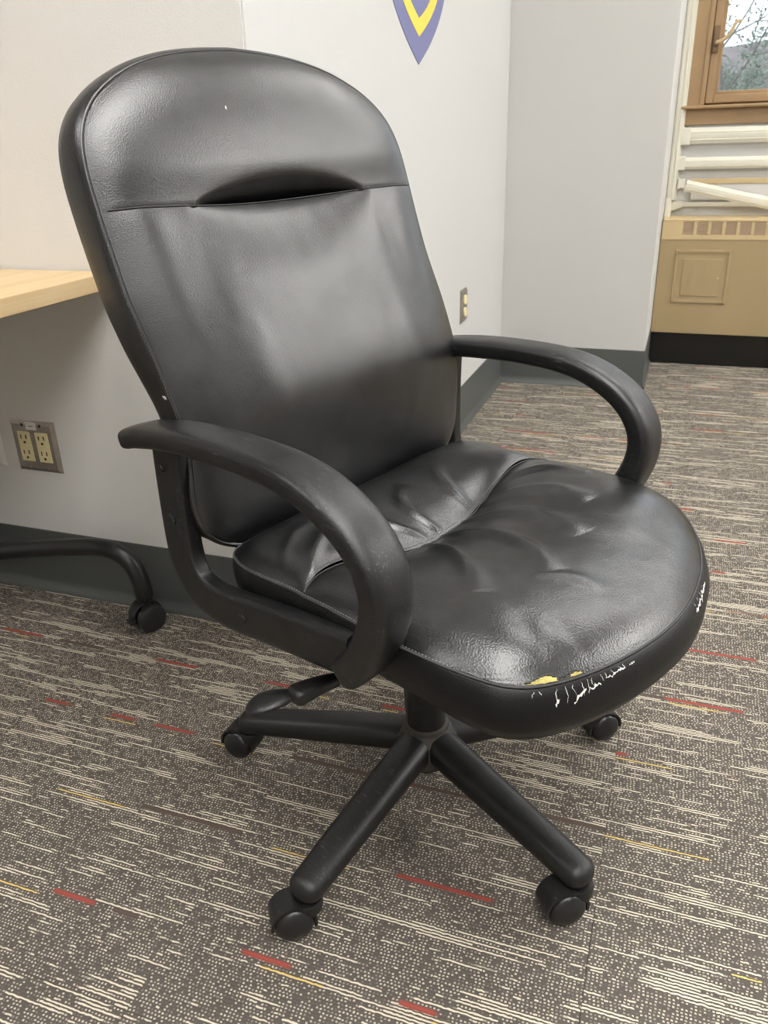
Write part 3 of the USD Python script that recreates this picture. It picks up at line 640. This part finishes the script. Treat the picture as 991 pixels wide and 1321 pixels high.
def cord(pts, r, k=8, closed=False):
    pts = np.asarray(pts, float)
    return sweep(pts, circ(r, k), caps=None)
def stitches(pts, r, pitch=0.004, fill=0.65):
    """a row of short thread stitches along a 3D polyline, joined in one mesh."""
    pts = np.asarray(pts, float); d = np.r_[0, np.cumsum(np.linalg.norm(np.diff(pts, axis=0), axis=1))]
    n = int(d[-1] / pitch); a = np.arange(n) * pitch; out = []
    at = lambda s: np.stack([np.interp(s, d, pts[:, k]) for k in range(3)], -1)
    A, B = at(a), at(np.minimum(a + pitch * fill, d[-1]))
    hexa = np.stack([np.cos(np.arange(4) * math.pi / 2), np.sin(np.arange(4) * math.pi / 2)], 1) * r
    V, Fc = [], []
    for p, q in zip(A, B):
        t = q - p; t /= max(np.linalg.norm(t), 1e-9); s = np.cross(t, (0.3, 0.2, 0.93)); s /= np.linalg.norm(s); u = np.cross(t, s); b = len(V) * 1
        base = len(out) * 10
        ring = hexa[:, :1] * s + hexa[:, 1:] * u
        out.append(np.vstack([p + ring * 0.6, (p + q) / 2 + ring * 1.0, q + ring * 0.6])[:12])
    F1 = []
    for ra, rb in ((0, 4), (4, 8)):
        for k in range(4): F1 += [(ra + k, ra + (k + 1) % 4, rb + (k + 1) % 4), (ra + k, rb + (k + 1) % 4, rb + k)]
    F1 += [(0, 2, 1), (0, 3, 2), (8, 9, 10), (8, 10, 11)]; F1 = np.array(F1)
    return tri(np.vstack(out), np.vstack([F1 + 12 * i for i in range(len(out))]))
sn = n_low(seam_l, SEAM_H(seam_l) - 0.0008)
part(bk, 'cross_seam', cord(back_xyz(seam_l[2:-2], SEAM_H(seam_l[2:-2]), sn[2:-2] + 0.0003), 0.0008), M['thread'], True)
part(bk, 'edge_seam', cord(np.vstack([back_xyz(bl[:, 0] + nrmB[:, 0] * 0.001, bl[:, 1] + nrmB[:, 1] * 0.001, base_n(bl[:, 1]) - 0.0010)] * 1), 0.0008), M['thread'], True)
lp = np.array([lowR[::-1] * [-1, 1]])[0]
part(bk, 'edge_stitching', stitches(back_xyz(lp[:, 0] - 0.0035, lp[:, 1], base_n(lp[:, 1]) - 0.0026), 0.0005), M['pale_thread'], False)
nk = bl[np.argmin(np.linalg.norm(bl - [-0.253, 0.176], axis=1))]
nick = lathe([(0, 0), (0.0034, 0.0), (0.0022, 0.0011), (0, 0.0015)], 9)
nick.apply_transform(trimesh.transformations.rotation_matrix(-1.1, [1, 0, 0])); nick.apply_translation(back_xyz(np.array(nk[0] - 0.0068), np.array(nk[1]), base_n(nk[1]) - 0.0075))
part(bk, 'torn_nick', nick, M['backing'], label='small pale tear in the side seam')
nick = tri([(0, 0, 0), (0.0016, 0.0012, 0.0003), (0.001, 0.0042, 0.0003), (-0.0006, 0.003, 0.0002)], [(0, 1, 2), (0, 2, 3)])
lq, hq = np.array(-0.062), np.array(0.484)
pc = back_xyz(lq, hq, n_up(lq[None], hq[None])[0] + 0.0004)
V = pc + np.array([[0, -0.001, -0.002], [0.0003, 0.001, -0.002], [0.0, 0.0002, 0.0028], [0, -0.0018, 0.0018]]) 
part(bk, 'fleck', face_to(tri(V, [(0, 1, 2), (0, 2, 3)]), BF), M['backing'], False, label='tiny pale fleck on the headrest')

# ---- seat: outline in (s, l)
S_L = spline([(-0.122, -0.205), (-0.105, -0.238), (-0.07, -0.251), (0.033, -0.252)], 60)
S_L2 = spline([(0.033, -0.252), (0.14, -0.254), (0.22, -0.250), (0.270, -0.238)], 110)
FRONT = spline([(0.270, -0.238), (0.303, -0.215), (0.324, -0.177), (0.340, -0.127), (0.3515, -0.064), (0.3545, 0.003), (0.3445, 0.071), (0.327, 0.127), (0.297, 0.181), (0.258, 0.222)], NU)
S_R2 = spline([(0.030, 0.245), (0.12, 0.251), (0.20, 0.245), (0.258, 0.222)], 110)
S_R = spline([(-0.122, 0.200), (-0.105, 0.231), (-0.07, 0.242), (0.030, 0.245)], 60)
ll = np.linspace(-1, 1, NU)
REAR = spline([(-0.122, -0.205), (-0.132, -0.10), (-0.134, 0.0), (-0.132, 0.10), (-0.122, 0.200)], NU)
SEAM = spline([(0.033, -0.252), (0.020, -0.205), (0.026, -0.165), (0.050, -0.118), (0.056, -0.058), (0.053, -0.014), (0.046, 0.045), (0.028, 0.130), (0.020, 0.198), (0.030, 0.245)], NU)
rearG = coons(REAR, SEAM, S_L, S_R); frontG = coons(SEAM, FRONT, S_L2, S_R2)
sedge = np.vstack([REAR[::-1], S_L, S_L2, FRONT, S_R2[::-1], S_R[::-1]])
KDs, KDm = cKDTree(sedge), cKDTree(SEAM)
seam_zs = CubicSpline([-0.15, 0.0, 0.15, 0.25, 0.31, 0.37], [0.474, 0.476, 0.474, 0.468, 0.460, 0.450])
seam_z = lambda s, l: seam_zs(s) + 0.009 * smooth01(l / 0.2) * smooth01((0.33 - s) / 0.12)
def ridge(s, l, pts, w, amp):
    p = spline([(a, b) for a, b in pts], 40); d, i = cKDTree(p).query(np.stack([s, l], -1))
    e = i / 39.0; return amp * gauss(d, w * (0.6 + 0.8 * e)) * np.sin(np.pi * np.clip(e * 0.92 + 0.08, 0, 1)) ** 0.7
FOLDS = [([(0.06, -0.07), (0.13, -0.095), (0.20, -0.15)], 0.012, 0.0045), ([(0.058, -0.03), (0.14, -0.02), (0.235, -0.055)], 0.010, 0.005),
         ([(0.055, 0.02), (0.12, 0.05), (0.215, 0.045)], 0.012, 0.0045), ([(0.045, 0.07), (0.10, 0.115), (0.18, 0.125)], 0.011, 0.0045),
         ([(0.035, 0.12), (0.07, 0.18), (0.13, 0.205)], 0.010, 0.003), ([(0.225, -0.075), (0.262, -0.05), (0.292, -0.045)], 0.009, 0.0018),
         ([(0.05, -0.12), (0.09, -0.175), (0.12, -0.225)], 0.010, 0.004), ([(0.30, -0.185), (0.27, -0.165), (0.245, -0.15)], 0.010, -0.0011), ([(0.325, -0.14), (0.295, -0.135), (0.27, -0.13)], 0.011, -0.0011)]
FOLDR = [([(0.045, -0.03), (0.005, -0.035), (-0.05, 0.02)], 0.008, 0.0045), ([(0.045, -0.06), (0.0, -0.09), (-0.05, -0.08)], 0.008, 0.004), ([(0.04, 0.05), (-0.01, 0.06), (-0.07, 0.10)], 0.010, 0.003),
         ([(0.015, -0.22), (-0.02, -0.17), (-0.04, -0.11)], 0.009, 0.004), ([(-0.02, -0.23), (-0.05, -0.19), (-0.07, -0.13)], 0.008, 0.003)]
def z_seat(s, l, front):
    pts = np.stack([s, l], -1); d = KDs.query(pts)[0]; dm = KDm.query(pts)[0]
    soft = 1 - np.exp(-d / 0.026)
    mid = smooth01((0.225 - np.abs(l)) / 0.20)
    z = seam_z(np.clip(s, -0.15, 0.37), l) + 0.018 * soft
    pull = (0.010 + 0.016 * mid) * soft
    if front:
        z = z - pull * np.exp(-dm / (0.020 + 0.035 * mid)) + 0.006 * smooth01(s / 0.2) * soft
        for f in FOLDS: z = z + 1.5 * ridge(s, l, *f) * soft
    else:
        z = z - 1.15 * pull * np.exp(-dm / (0.010 + 0.026 * mid)) + 0.006 * soft
        for f in FOLDR: z = z + 1.4 * ridge(s, l, *f) * soft
    z = z + 0.003 * (meshkit.fbm(np.stack([s * 16, l * 16, s * 0 + front], -1), 3, 8) - 0.5) * soft
    return z
def up_mesh(G, front): return face_to(grid_mesh(np.stack([G[..., 0], G[..., 1], z_seat(G[..., 0], G[..., 1], front)], -1)), (0, 0, 1))
sl_ = unique_loop(sedge)
to_seat = lambda a, b, n: np.stack([a, b, n], -1)
fr_k = smooth01((sl_[:, 0] - 0.16) / 0.14)                # the front drops lower than the sides
def seat_rings():
    sidep = [(-0.003, -0.003), (0.0, -0.0012), (0.002, -0.003), (0.004, -0.010), (0.004, -0.022), (0.002, -0.036), (-0.004, -0.052), (-0.015, -0.066), (-0.05, -0.072)]
    frontp = [(-0.003, -0.003), (0.0, -0.0012), (0.0035, -0.003), (0.0085, -0.0105), (0.0135, -0.025), (0.013, -0.044), (0.003, -0.061), (-0.022, -0.075), (-0.07, -0.086)]
    a, n = loop_boxing(sl_, seam_z(sl_[:, 0], sl_[:, 1]), sidep, to_seat); b, _ = loop_boxing(sl_, seam_z(sl_[:, 0], sl_[:, 1]), frontp, to_seat)
    return a * (1 - fr_k)[None, :, None] + b * fr_k[None, :, None], n
ringsS, nrmS = seat_rings()
cS = np.array([0.08, 0.0]); last = ringsS[-1]
ext = [np.stack([cS[0] + (last[:, 0] - cS[0]) * k, cS[1] + (last[:, 1] - cS[1]) * k, last[:, 2] * k + (1 - k) * 0.385], -1) for k in (0.6, 0.02)]
st = part(ch, 'seat_cushion', outward(grid_mesh(np.concatenate([ringsS, np.array(ext)]), close_v=True)), M['leather_border_dulled'], 60)
part(st, 'rear_seat_panel', up_mesh(rearG, False), M['leather_seat'], True)
part(st, 'front_seat_panel', up_mesh(frontG, True), M['leather_seat'], True)
zs = np.minimum(z_seat(SEAM[:, 0], SEAM[:, 1], True), z_seat(SEAM[:, 0], SEAM[:, 1], False))
part(st, 'cross_seam', cord(np.c_[SEAM, zs + 0.0002][1:-1], 0.0010), M['thread'], True)
part(st, 'cross_stitching', stitches(np.c_[SEAM[:, 0] - 0.0028, SEAM[:, 1], z_seat(SEAM[:, 0] - 0.0028, SEAM[:, 1], False) + 0.0003][4:-4], 0.0005), M['pale_thread'], False)
part(st, 'edge_seam', cord(np.stack([sl_[:, 0] + nrmS[:, 0] * 0.001, sl_[:, 1] + nrmS[:, 1] * 0.001, seam_z(sl_[:, 0], sl_[:, 1]) - 0.0006], -1), 0.0013), M['thread'], True)
fi = np.where((sl_[:, 0] > -0.10) & ((sl_[:, 1] < -0.15) | (sl_[:, 0] > 0.2)))[0]
brk = np.where(np.diff(fi) > 1)[0]; fi = np.r_[fi[brk[0] + 1:], fi[:brk[0] + 1]] if len(brk) else fi
part(st, 'edge_stitching', stitches(np.stack([sl_[fi, 0] - nrmS[fi, 0] * 0.0012, sl_[fi, 1] - nrmS[fi, 1] * 0.0012, seam_z(sl_[fi, 0], sl_[fi, 1]) + 0.0006], -1), 0.0008), M['pale_thread'], False)

# torn places: foam showing in two slits above the front seam, pale backing in cracks of the front border
def on_box(j, t):
    """point on the seat border at loop index j (float), t in rings."""
    j0 = int(math.floor(j)) % 360; j1 = (j0 + 1) % 360; fj = j - math.floor(j); t0 = min(int(t), len(ringsS) - 2); ft = t - t0
    p = lambda t_, j_: ringsS[t_, j_]
    return (p(t0, j0) * (1 - fj) + p(t0, j1) * fj) * (1 - ft) + (p(t0 + 1, j0) * (1 - fj) + p(t0 + 1, j1) * fj) * ft
def near_loop(s, l): return int(np.argmin(np.linalg.norm(sl_ - [s, l], axis=1)))
def foam_slit(j0, j1, depth, name):
    n = 24; js = np.linspace(j0, j1, n); step = 1 if j1 > j0 else -1
    P0, P1, P2 = [], [], []
    for i, j in enumerate(js):
        k = int(round(j)) % 360; w = depth * (math.sin(math.pi * i / (n - 1)) ** 0.8) * (0.30 + 0.60 * i / (n - 1)) + 0.0002
        o = -nrmS[k]; a = sl_[k] + o * 0.0005; b = sl_[k] + o * (0.0005 + w)
        za, zb = z_seat(a[None, 0], a[None, 1], True)[0], z_seat(b[None, 0], b[None, 1], True)[0]
        c = (a + b) / 2
        P0.append((*a, za + 0.0003)); P1.append((*c, (za + zb) / 2 + 0.0016)); P2.append((*b, zb + 0.0005))
    m = face_to(grid_mesh(np.array([P0, P1, P2])), (0, 0, 1))
    part(st, 'exposed_foam', m, M['foam'], True, label='yellow foam showing through a tear')
    lip = cord(np.array(P2) + [0, 0, 0.0006], 0.0010, 6); part(st, 'torn_lip', lip, M['leather_seat'], True)
jA, jB, jC, jD = 178, 185.4, 187.2, 191.0
foam_slit(jA, jB, 0.0078, 'a'); foam_slit(jC, jD, 0.0042, 'b')
rc = np.random.default_rng(3)
def crack(j, t0, t1, w, sway):
    n = 8; ts = np.linspace(t0, t1, n); L, R = [], []
    jj = j
    for i, t in enumerate(ts):
        jj = jj + rc.normal(0, sway); ww = w * math.sin(math.pi * (i + 0.6) / (n + 0.4)) * rc.uniform(0.5, 1.3)
        k = int(jj) % 360; o = np.array([*nrmS[k], 0.1]) * 0.0005
        L.append(on_box(jj - ww, t) + o); R.append(on_box(jj + ww, t) + o)
    return grid_mesh(np.array([L, R]))
def crack_along(j0, j1, t0, t1, w):
    n = max(8, int(abs(j1 - j0) * 2.5)); L, R = [], []
    for i, j in enumerate(np.linspace(j0, j1, n)):
        t = t0 + (t1 - t0) * i / (n - 1) + rc.normal(0, 0.10); ww = w * rc.uniform(0.1, 1.5) * math.sin(math.pi * (i + 0.5) / n) ** 0.5
        k = int(j) % 360; o = np.array([*nrmS[k], 0.1]) * 0.0005
        L.append(on_box(j, t - ww) + o); R.append(on_box(j, t + ww) + o)
    return grid_mesh(np.array([L, R]))
cr = []
for j, t1 in ((179, 2.7), (180.2, 2.5), (184, 3.4), (186, 3.5), (188, 3.2), (189.6, 3.4), (191.4, 3.2), (193, 3.0), (194.6, 2.9), (196.4, 2.7), (198, 2.8), (200, 2.7), (201.6, 2.6)):
    cr.append(crack(j, 2.05, t1, 0.065, 0.14))
for j0, j1, t0, t1, w in ((187.3, 190.6, 3.6, 3.0, 0.12), (191, 194.4, 3.2, 3.0, 0.14), (196, 202, 2.75, 2.5, 0.10), (203.2, 205, 2.5, 2.4, 0.08), (183.2, 184.2, 3.5, 3.2, 0.12)):
    cr.append(crack_along(j0, j1, t0, t1, w))
part(st, 'border_cracks', face_to(cat(cr), (1, 0, 0.2)), M['backing'], False, label='pale cracks in the worn front border')
part(st, 'border_cracks', face_to(cat([crack_along(233, 246, 3.1, 2.6, 0.20)] + [crack(q, 2.05, 2.6, 0.08, 0.1) for q in (234, 236.5, 239, 242)]), (1, 0, 0.2)), M['backing'], False, label='long pale split at the front corner')

# ---- under the seat
part(ch, 'seat_pan', cat([box(-0.10, 0.20, -0.19, 0.19, 0.368, 0.392, 0.008)]), M['base_plastic'])
mech = part(ch, 'tilt_mechanism', cat([box(-0.09, 0.13, -0.075, 0.075, 0.325, 0.372, 0.012), moved(lathe([(0, 0.318), (0.036, 0.318), (0.040, 0.326), (0.040, 0.34), (0, 0.34)], 32), (0, 0, 0))]), M['black_metal'])
part(ch, 'gas_lift', lathe([(0, 0.10), (0.0292, 0.10), (0.0292, 0.33), (0.0, 0.33)], 48), M['base_plastic'], 30)
part(ch, 'lift_collar', lathe([(0.0292, 0.118), (0.0335, 0.118), (0.0345, 0.121), (0.0335, 0.126), (0.0292, 0.128)], 48), M['hub_dust'], 30)
lv = part(ch, 'height_lever', cat([sweep(spline([(0.055, -0.07, 0.352), (0.058, -0.17, 0.358), (0.058, -0.245, 0.366)], 16), circ(0.0055, 12))]), M['black_metal'])
part(lv, 'lever_sleeve', sweep(spline([(0.059, -0.236, 0.3645), (0.055, -0.258, 0.3675), (0.049, -0.284, 0.367)], 16), superell(0.0115, 0.0085, 3, 18), scale=np.linspace(0.8, 1.25, 16)), M['base_plastic'])
pd = trimesh.Trimesh(*(lambda m: (m.vertices, m.faces))(trimesh.creation.icosphere(3)), process=False)
pv = pd.vertices * [0.017, 0.031, 0.0065]; pv[:, 0] *= 1 + 0.25 * (pv[:, 1] / -0.031); pv[:, 2] -= 18 * np.maximum(-pv[:, 1], 0) ** 2 * 0.4
pd.vertices = pv; pd.apply_transform(trimesh.transformations.rotation_matrix(math.radians(-26), [0, 0, 1])); pd.apply_translation((0.033, -0.308, 0.3665))
part(lv, 'paddle', pd, M['plastic'], True)

# ---- armrests
CL = 0.0
ARM = [(-0.232, 0.611), (-0.20, 0.620), (-0.10, 0.634), (0.0, 0.6365), (0.07, 0.630), (0.122, 0.611), (0.158, 0.583), (0.1755, 0.548), (0.175, 0.516), (0.165, 0.486), (0.152, 0.461), (0.139, 0.444), (0.131, 0.436)]
BRK = [(-0.170, 0.618), (-0.172, 0.56), (-0.172, 0.500), (-0.167, 0.459), (-0.149, 0.431), (-0.108, 0.419), (-0.035, 0.425), (0.045, 0.4345), (0.126, 0.4425)]
for sd in (-1, 1):
    L = CL + 0.270 * sd
    pa = spline(ARM, 110); t = np.linspace(0, 1, 110)
    thick = 1.0 + 0.30 * smooth01((t - 0.62) / 0.35) - 0.12 * smooth01((0.08 - t) / 0.08)
    wid = 0.86 + 0.14 * smooth01(t / 0.25) + 0.08 * gauss(t - 0.62, 0.15) - 0.06 * smooth01((t - 0.85) / 0.15)
    arm = sweep(np.stack([pa[:, 0], np.full(110, L), pa[:, 1]], 1), superell(0.0285, 0.0152, 3.3, 44), side=(0, 1, 0), scale=np.stack([wid, thick], 1), ncap=7)
    ap_ = part(ch, 'armrest', arm, M['plastic'], 50)
    pb = spline(BRK, 80)
    br = sweep(np.stack([pb[:, 0], np.full(80, CL + 0.2640 * sd), pb[:, 1]], 1), superell(0.0125, 0.0265, 5.0, 36), side=(0, 1, 0), caps=None)
    b_ = part(ch, 'arm_bracket', br, M['plastic'], 50)
    for bx, bz, rr in ((-0.172, 0.517, 0.0075), (-0.178, 0.583, 0.005), (-0.050, 0.4235, 0.0065)):
        c = lathe([(0, 0), (rr, 0), (rr, 0.0010), (rr * 0.82, 0.0022), (0, 0.0022)], 22, 'y'); c.apply_translation((bx, 0, bz))
        if sd < 0: c.apply_transform(np.diag([1, -1, 1, 1.0])); c.invert()
        c.apply_translation((0, CL + sd * 0.2764, 0)); part(b_, 'screw_cap', c, M['plastic'])
    part(ch, 'back_mount', box(-0.195, -0.155, CL + sd * 0.225, CL + sd * 0.250, 0.49, 0.56, 0.004), M['plastic'])
part(ch, 'arm_crossbar', box(-0.05, 0.09, CL - 0.25, CL + 0.25, 0.396, 0.416, 0.004), M['black_metal'])

# ---- five-arm base
ROT = 255.877 - PSI
def base_leg():
    r = np.linspace(0.018, 0.297, 30); k = (r - 0.018) / 0.279
    z = 0.098 - 0.030 * k ** 1.1
    sec = superell(0.0265, 0.0215, 2.5, 32); sec[:, 1] = np.where(sec[:, 1] < 0, sec[:, 1] * 0.9, sec[:, 1])
    return sweep(np.stack([r, 0 * r, z], 1), sec, side=(0, 1, 0), scale=np.stack([1.12 - 0.24 * k, 1.14 - 0.26 * k], 1), ncap=7)
LEG = base_leg()
part(ch, 'base_hub', lathe([(0, 0.058), (0.034, 0.058), (0.046, 0.066), (0.052, 0.085), (0.051, 0.100), (0.046, 0.112), (0.038, 0.120), (0.031, 0.1225), (0.0, 0.1225)], 48), M['hub_dust'], 40)
part(ch, 'lift_bottom', lathe([(0, 0.036), (0.016, 0.036), (0.020, 0.040), (0.020, 0.06), (0, 0.06)], 28), M['black_metal'])
def caster_meshes():
    """stem at the origin, wheels trail along +x, axle along y, standing on z=0."""
    cx, cz, R = 0.020, 0.0252, 0.0252
    wheel = lathe([(0, -0.001), (0.021, -0.001), (R - 0.001, 0.001), (R, 0.004), (R, 0.0125), (R - 0.0015, 0.0155), (0.019, 0.0195), (0.010, 0.0215), (0.0, 0.022)], 48, 'y')
    w1 = moved(wheel, (cx, 0.004, cz)); w2 = wheel.copy(); w2.apply_transform(np.diag([1, -1, 1, 1.0])); w2.invert(); w2 = moved(w2, (cx, -0.004, cz))
    a = np.linspace(math.radians(-8), math.radians(196), 40); pts = []
    Ro, Ri = 0.0300, 0.0263
    prof = [(Ro * math.cos(q), Ro * math.sin(q)) for q in a] + [(Ri * math.cos(q), Ri * math.sin(q)) for q in a[::-1]]
    hood = extrude(prof, 0.036, ((cx, 0.018, cz), (1, 0, 0), (0, 0, 1), (0, -1, 0)))
    fin = extrude([(Ri * 1.03 * math.cos(q), Ri * 1.03 * math.sin(q)) for q in np.linspace(0, 2 * math.pi, 40)[:-1]], 0.005, ((cx, 0.0025, cz), (1, 0, 0), (0, 0, 1), (0, -1, 0)))
    boss = lathe([(0, 0.034), (0.019, 0.034), (0.0205, 0.040), (0.0205, 0.0500), (0.019, 0.0525), (0.0, 0.0525)], 36)
    stem = lathe([(0, 0.05), (0.0065, 0.05), (0.0065, 0.075), (0, 0.075)], 16)
    return cat([hood, fin, boss, stem]), w1, w2
HOOD, W1, W2 = caster_meshes()
yaws = [math.radians(a) for a in (236, 236, 60, 100, 200)]
for k in range(5):
    a = math.radians(ROT + 72 * k)
    part(ch, 'base_leg', moved(LEG, (0, 0, 0), a), M['base_plastic'], 50)
for k in range(5):
    a = math.radians(ROT + 72 * k); p = (0.2987 * math.cos(a), 0.2987 * math.sin(a), 0.0)
    c = part(ch, 'caster', moved(HOOD, p, yaws[k]), M['base_plastic'], 40)
    part(c, 'wheel', moved(W1, p, yaws[k]), M['gloss_plastic'], 40); part(c, 'wheel', moved(W2, p, yaws[k]), M['gloss_plastic'], 40)
